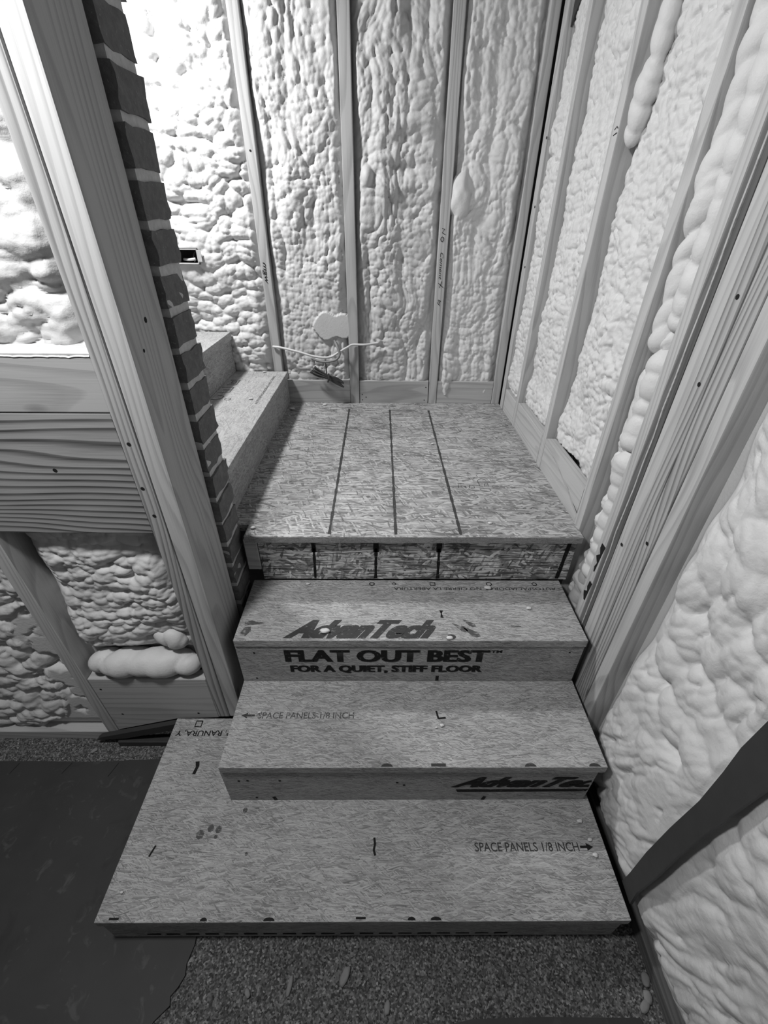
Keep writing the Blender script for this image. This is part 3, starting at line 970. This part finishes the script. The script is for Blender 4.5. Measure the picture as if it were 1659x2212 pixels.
# ------------------------------------------------------------------ landing
ld = thing('stair_landing', (0.08, 1.7, 0.544), 'coarse strand-board landing marked with three dark lines', 'landing')
deck = prism('deck', [(-0.428, 1.087), (0.641, 1.087), (0.641, 2.292), (-0.505, 2.292), (-0.505, 1.150), (-0.428, 1.150)], 'z', 0.720, 0.744, OSB_C, ld)
lr = box('riser', -0.397, 0.640, 1.110, 1.128, 0.545, 0.719, OSB_CZ, ld, 0.0015)
box('end_block', -0.440, -0.399, 1.104, 1.135, 0.594, 0.718, W_X, ld, 0.002)
for y0 in (1.14, 1.68, 2.25):
    box('joist', -0.42, 0.62, y0, y0 + 0.036, 0.56, 0.718, W_X, ld, 0.002)
for k, (xa, xb) in enumerate(((-0.165, -0.162), (0.047, 0.049), (0.249, 0.255))):
    stroke(deck, [[(xa, 2.20 - 0.01 * k), (xb, 1.10)]], 0.0085, (0, 0, 0.744), X, Y, INK2, 'marker_line', 0.35, k)
for k, (xa, xb) in enumerate(((-0.217, -0.222), (-0.014, -0.016), (0.192, 0.197))):
    stroke(lr, [[(xa, 0.708), (xa, 0.665)]], 0.016, (0, 1.110, 0), X, Z, INK, 'marker_line', 0.2, 4 + k)
    stroke(lr, [[(xa, 0.68), (xb, 0.550)]], 0.0095, (0, 1.110, 0), X, Z, INK, 'marker_line', 0.3, 7 + k)
stroke(lr, [[(0.616, 0.712), (0.606, 0.550)]], 0.012, (0, 1.110, 0), X, Z, INK, 'marker_line', 0.2, 20)
# pencil doodles on the deck
for ln in ([(0.372, 1.405), (0.370, 1.445), (0.388, 1.462), (0.405, 1.445)], [(0.372, 1.405), (0.390, 1.400), (0.392, 1.420), (0.404, 1.425), (0.406, 1.398)],
           ring(0.388, 1.375, 0.021, 8, 0.011), [(0.374, 1.49), (0.376, 1.47)], [(0.372, 1.50), (0.40, 1.497)],
           [(0.29, 1.39), (0.293, 1.425), (0.315, 1.42)], [(0.30, 1.405), (0.318, 1.40), (0.318, 1.385)], [(0.33, 1.39), (0.335, 1.41), (0.35, 1.405), (0.35, 1.39), (0.335, 1.388)],
           [(0.33, 1.345), (0.35, 1.335), (0.352, 1.325), (0.34, 1.318)], [(0.30, 1.48), (0.345, 1.46), (0.34, 1.47)], [(0.29, 1.45), (0.30, 1.44)]):
    stroke(deck, [ln], 0.0018, (0, 0, 0.744), X, Y, INK, 'pencil_mark')
prism('panel_edge_strip', [(1.0855, 0.7215), (1.0875, 0.7215), (1.0875, 0.7425), (1.0855, 0.7425)], 'x', -0.427, 0.640, EDGE, ld)

# ------------------------------------------------------------------ upper flight turning left
us = thing('upper_staircase', (-0.75, 1.72, 0.745), 'strand-board steps climbing left from the landing past the brick pier', 'staircase')
Y0U, Y1U = 1.160, 2.286
u1 = tread(-0.775, -0.485, Y0U, Y1U, 0.912, us, OSB_Y, 0.03)
u2 = tread(-1.03, -0.745, Y0U, Y1U, 1.105, us, OSB_Y, 0.036)
u3 = tread(-1.29, -1.005, Y0U, Y1U, 1.298, us, OSB_Y, 0.036)
for x, a, b in ((-0.490, 0.745, 0.881), (-0.752, 0.9125, 1.068), (-1.012, 1.1055, 1.261)):
    box('riser', x - 0.02, x, Y0U + 0.003, Y1U, a, b, OSB_YZ, us, 0.0015)
for ys in (Y0U + 0.02, Y1U - 0.06):
    prism('stringer', [(-0.512, 0.746), (-0.512, 0.880), (-0.774, 0.880), (-0.774, 1.067), (-1.034, 1.067), (-1.034, 1.260), (-1.28, 1.260), (-1.28, 1.05), (-0.80, 0.746)], 'y', ys, ys + 0.036, W_X, us)
lettering(u1, 'AUTOSPACIADORAS, NO CIERRE', (-0.528, 1.80, 0.912), Y, (-1, 0, 0), 0.40, 0.014, INK3, 'printed_text', 0.01)
stroke(u1, [[(-0.735, 2.06), (-0.69, 2.06), (-0.69, 2.13), (-0.735, 2.13)], [(-0.72, 2.08), (-0.70, 2.08), (-0.70, 2.11), (-0.72, 2.11), (-0.72, 2.08)],
            [(-0.745, 1.95), (-0.69, 1.95), (-0.69, 2.02), (-0.745, 2.02)], [(-0.73, 1.985), (-0.695, 1.985)], [(-0.745, 1.86), (-0.72, 1.85), (-0.70, 1.87), (-0.70, 1.90), (-0.73, 1.91)]], 0.006, (0, 0, 0.912), X, Y, INK3, 'printed_mark')
stroke(u1, [ring(-0.672, 1.86, 0.013, 8)], 0.004, (0, 0, 0.912), X, Y, INK3, 'printed_mark')

# ------------------------------------------------------------------ loose things
# dark sheets on the floor
edge = [(-1.50, 0.770), (-1.20, 0.772), (-1.0, 0.768), (-0.80, 0.777), (-0.56, 0.780), (-0.50, 0.60), (-0.478, 0.310), (-0.486, 0.275), (-0.482, 0.255), (-0.492, 0.235), (-0.505, 0.220), (-0.50, 0.205), (-0.528, 0.18), (-0.54, 0.15), (-0.56, 0.08), (-0.60, -0.05), (-1.50, -0.05)]
m1 = prism('floor_mat', edge, 'z', 0.004, 0.0075, SHEET, None)
tag(m1, 'large dark stained sheet covering the floor left of the stairs', 'floor mat')
for k, (a, b) in enumerate((((-1.24, 0.765), (-1.25, 0.73)), ((-1.06, 0.765), (-1.075, 0.73)), ((-0.90, 0.765), (-0.915, 0.72)))):
    stroke(m1, [[a, b]], 0.0018, (0, 0, 0.0075), X, Y, BLACK, 'cut_line')
m2 = prism('floor_mat', [(0.13, 0.168), (0.22, 0.181), (0.40, 0.184), (0.62, 0.181), (0.63, 0.10), (0.62, -0.06), (0.14, -0.06)], 'z', 0.004, 0.0075, SHEET, None)
tag(m2, 'small dark sheet on the pebbled floor in front of the bottom step', 'floor mat')
# tilted dark board at the wall foot
sc = prism('scrap_board', [(-1.005, 0.028), (-0.985, 0.048), (-0.940, 0.060), (-0.700, 0.132), (-0.700, 0.098), (-0.90, 0.040)], 'y', 0.832, 0.849, STRAP, None, 0.001)
tag(sc, 'narrow dark board tilted against the wall foot left of the bottom step', 'board')
sc2 = box('scrap_board', -0.93, -0.700, 0.826, 0.848, 0.001, 0.026, STRAP, None, 0.002)
tag(sc2, 'short dark batten flat on the floor under the tilted board', 'board')

# dark strap standing against the foam on the right
zz = [0.15, 0.21, 0.34, 0.49, 0.63, 0.735, 0.81, 0.90, 1.0, 1.15, 1.3, 1.5]
lf = [0.398, 0.397, 0.398, 0.393, 0.387, 0.391, 0.396, 0.393, 0.393, 0.392, 0.392, 0.392]
rt = [0.352, 0.358, 0.351, 0.348, 0.341, 0.335, 0.330, 0.330, 0.330, 0.330, 0.330, 0.330]
bm = bmesh.new()
rows = []
for k, z in enumerate(zz):
    xf = 0.628 + 0.003 * math.sin(z * 9)
    rows.append([bm.verts.new((xf, lf[k], z)), bm.verts.new((xf - 0.002, rt[k], z)), bm.verts.new((xf + 0.006, rt[k], z)), bm.verts.new((xf + 0.008, lf[k], z))])
for k in range(len(rows) - 1):
    for q in range(4):
        bm.faces.new((rows[k][q], rows[k][(q + 1) % 4], rows[k + 1][(q + 1) % 4], rows[k + 1][q]))
bm.faces.new(rows[0])
bm.faces.new(rows[-1][::-1])
st = bm_obj('dark_strap', bm, STRAP)
tag(st, 'flat dark grey strap running up the foamed right wall by the bottom step', 'strap')

# electrical box on the far left of the back wall
eb = thing('electrical_box', (-0.87, 2.30, 1.395), 'small open electrical box set in the bright foam beside the brick pier', 'electrical box')
bx0, bx1, bz0, bz1, yf, yb = -0.935, -0.826, 1.396, 1.456, 2.268, 2.33
for a in ((bx0, bx1, yf, yb, bz0, bz0 + 0.004), (bx0, bx1, yf, yb, bz1 - 0.004, bz1), (bx0, bx0 + 0.004, yf, yb, bz0, bz1), (bx1 - 0.004, bx1, yf, yb, bz0, bz1)):
    box('box_side', *a, STEEL, eb, 0.0008)
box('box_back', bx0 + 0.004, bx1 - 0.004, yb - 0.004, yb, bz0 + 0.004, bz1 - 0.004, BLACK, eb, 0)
box('mounting_tab', bx1, bx1 + 0.016, yf, yf + 0.003, bz0 + 0.010, bz1 - 0.004, STEEL, eb, 0.0005)
tube('wire_end', [(-0.91, 2.32, 1.412), (-0.875, 2.290, 1.413), (-0.845, 2.285, 1.416)], 0.006, CABLE_W, eb)
tube('wire_end', [(-0.85, 2.32, 1.445), (-0.852, 2.29, 1.43), (-0.85, 2.285, 1.405)], 0.003, CABLE_D, eb)

# pale cable strung between the studs
cb = tube('pale_cable', [(-0.545, 2.284, 1.036), (-0.50, 2.270, 1.034), (-0.42, 2.26, 1.018), (-0.33, 2.252, 0.996), (-0.26, 2.250, 0.994), (-0.215, 2.255, 1.015), (-0.165, 2.268, 1.040), (-0.14, 2.278, 1.049), (-0.08, 2.275, 1.050), (-0.01, 2.285, 1.057)], 0.0055, CABLE_W)
tag(cb, 'pale cable strung across two studs above the blocking', 'cable')
lp = thing('cable_loop', (-0.28, 2.26, 0.95), 'grey cable loop hooked over the pale cable above the black bundle', 'cable')
tube('loop', [(-0.235, 2.30, 1.062), (-0.220, 2.262, 1.045), (-0.208, 2.245, 1.010), (-0.225, 2.238, 0.986), (-0.27, 2.236, 0.975), (-0.315, 2.240, 0.978), (-0.350, 2.246, 0.990)], 0.006, mat_plain('grey_cable', 0.2, 0.5), lp)
tube('tie', [(-0.28, 2.240, 0.985), (-0.279, 2.243, 0.95), (-0.279, 2.252, 0.905)], 0.003, CABLE_D, lp)
bd = thing('cable_bundle', (-0.28, 2.262, 0.86), 'folded bundle of black cable hanging over the blocking', 'cable')
for k in range(6):
    o = 0.006 * (k - 2.5)
    tube('strand', [(-0.365 + 0.006 * k, 2.262 - 0.004 * (k % 3), 0.932 + o), (-0.33, 2.252 - 0.004 * (k % 2), 0.921 + o * 1.3), (-0.275, 2.248, 0.896 + o * 0.6), (-0.235, 2.25, 0.878 + o), (-0.195 - 0.006 * (k % 3), 2.262, 0.856 + o * 1.1)], 0.0045, CABLE_D, bd)
tube('wrap', [(-0.268, 2.237, 0.917), (-0.266, 2.234, 0.895), (-0.274, 2.238, 0.872)], 0.0045, CABLE_D, bd)

# dark flap at the top of the far corner
rg = prism('felt_scrap', [(2.236, 2.150), (2.205, 2.200), (2.15, 2.225), (2.06, 2.235), (2.06, 2.205), (2.13, 2.190), (2.185, 2.160), (2.205, 2.135)], 'x', 0.660, 0.664, STRAP, None)
tag(rg, 'torn dark felt flap tucked between the studs in the far corner', 'felt scrap')

# crumbs of foam and splinters
crumbs = [(-0.165, 0.880, 0.543, 0.012), (0.205, 0.856, 0.543, 0.009), (0.36, 1.066, 0.543, 0.011), (0.475, 0.975, 0.543, 0.007), (-0.245, 1.085, 0.543, 0.006),
          (0.182, 0.704, 0.343, 0.006), (0.165, 0.698, 0.343, 0.0035), (-0.36, 0.745, 0.343, 0.005), (0.573, 0.535, 0.143, 0.007), (0.585, 0.49, 0.143, 0.006), (0.585, 0.455, 0.143, 0.007),
          (0.36, 1.16, 0.744, 0.007), (0.50, 1.44, 0.744, 0.005), (0.23, 1.77, 0.744, 0.006), (0.10, 1.66, 0.744, 0.005), (-0.46, 2.18, 0.744, 0.012), (-0.30, 2.25, 0.744, 0.010),
          (-0.41, 1.13, 0.744, 0.007), (-0.57, 1.86, 0.912, 0.008), (-0.60, 2.26, 0.912, 0.008), (-0.60, 0.77, 0.143, 0.004), (-0.655, 0.38, 0.143, 0.004)]
cm = None
crumb_at = ['on the letters of the big word on the top step', 'at the front edge of the top step by the droplet marks', 'over the upside-down print at the back of the top step', 'on the right half of the top step',
            'against the landing riser at the back of the top step', 'beside the corner mark on the middle step, the bigger one', 'beside the corner mark on the middle step, the smaller one', 'near the arrow at the left end of the middle step',
            'at the right end of the bottom step, farthest back', 'just past the arrow tip on the bottom step', 'just in front of the arrow tip on the bottom step', 'near the front edge of the landing, right of the lines',
            'on the landing right of the pencil marks', 'on the landing beside the rightmost dark line', 'on the landing between the middle and right dark lines', 'in the far left corner of the landing',
            'at the back of the landing under the cable bundle', 'at the near left corner of the landing by the bricks', 'in the middle of the lower step of the upper flight', 'at the back of the lower step of the upper flight',
            'at the back left of the bottom step by the upside-down print', 'near the front left corner of the bottom step']
for k, (x, y, z, s) in enumerate(crumbs):
    bm = bmesh.new()
    bmesh.ops.create_icosphere(bm, subdivisions=2, radius=1.0)
    r_ = random.Random(k)
    for v in bm.verts:
        v.co *= 1 + r_.uniform(-0.25, 0.2)
        v.co = Vector((x + v.co.x * s * 1.2, y + v.co.y * s * 0.8, z + 0.0005 + (v.co.z + 0.95) * s * 0.42))
    zmin = min(v.co.z for v in bm.verts)
    for v in bm.verts:
        v.co.z += z + 0.0008 - zmin
    o = bm_obj('foam_crumb', bm, FOAM, None, True)
    tag(o, 'white foam crumb ' + crumb_at[k], 'foam crumb', 'foam crumbs on the stairs')
stones = [(-0.085, 0.253, 0.022, 0.010), (-0.22, 0.235, 0.020, 0.006), (-0.32, 0.225, 0.010, 0.006), (0.02, 0.20, 0.014, 0.007), (0.665, 0.245, 0.016, 0.010), (0.655, 0.215, 0.014, 0.010), (0.64, 0.20, 0.016, 0.009), (-1.01, 0.81, 0.012, 0.008), (-0.735, 0.805, 0.016, 0.014)]
chip_at = ['largest, in the middle of the pebbled floor in front of the steps', 'second largest, left of the largest chip', 'small, nearest the ragged edge of the dark sheet', 'small, right of the largest chip',
           'by the right wall, farthest back of three', 'by the right wall, middle of three', 'by the right wall, nearest of three', 'on the narrow strip of floor under the front-left wall', 'against the side of the bottom step at its back']
for k, (x, y, s, w) in enumerate(stones):
    bm = bmesh.new()
    bmesh.ops.create_icosphere(bm, subdivisions=2, radius=1.0)
    r_ = random.Random(60 + k)
    a = r_.uniform(0.6, 2.2)
    for v in bm.verts:
        v.co *= 1 + r_.uniform(-0.2, 0.2)
        p, q = v.co.x * s, v.co.y * w
        v.co = Vector((x + p * math.cos(a) - q * math.sin(a), y + p * math.sin(a) + q * math.cos(a), 0.004 + v.co.z * 0.004))
    o = bm_obj('wood_chip', bm, W_CHIP, None, True)
    tag(o, 'pale chip ' + chip_at[k], 'chip', 'pale chips on the floor')
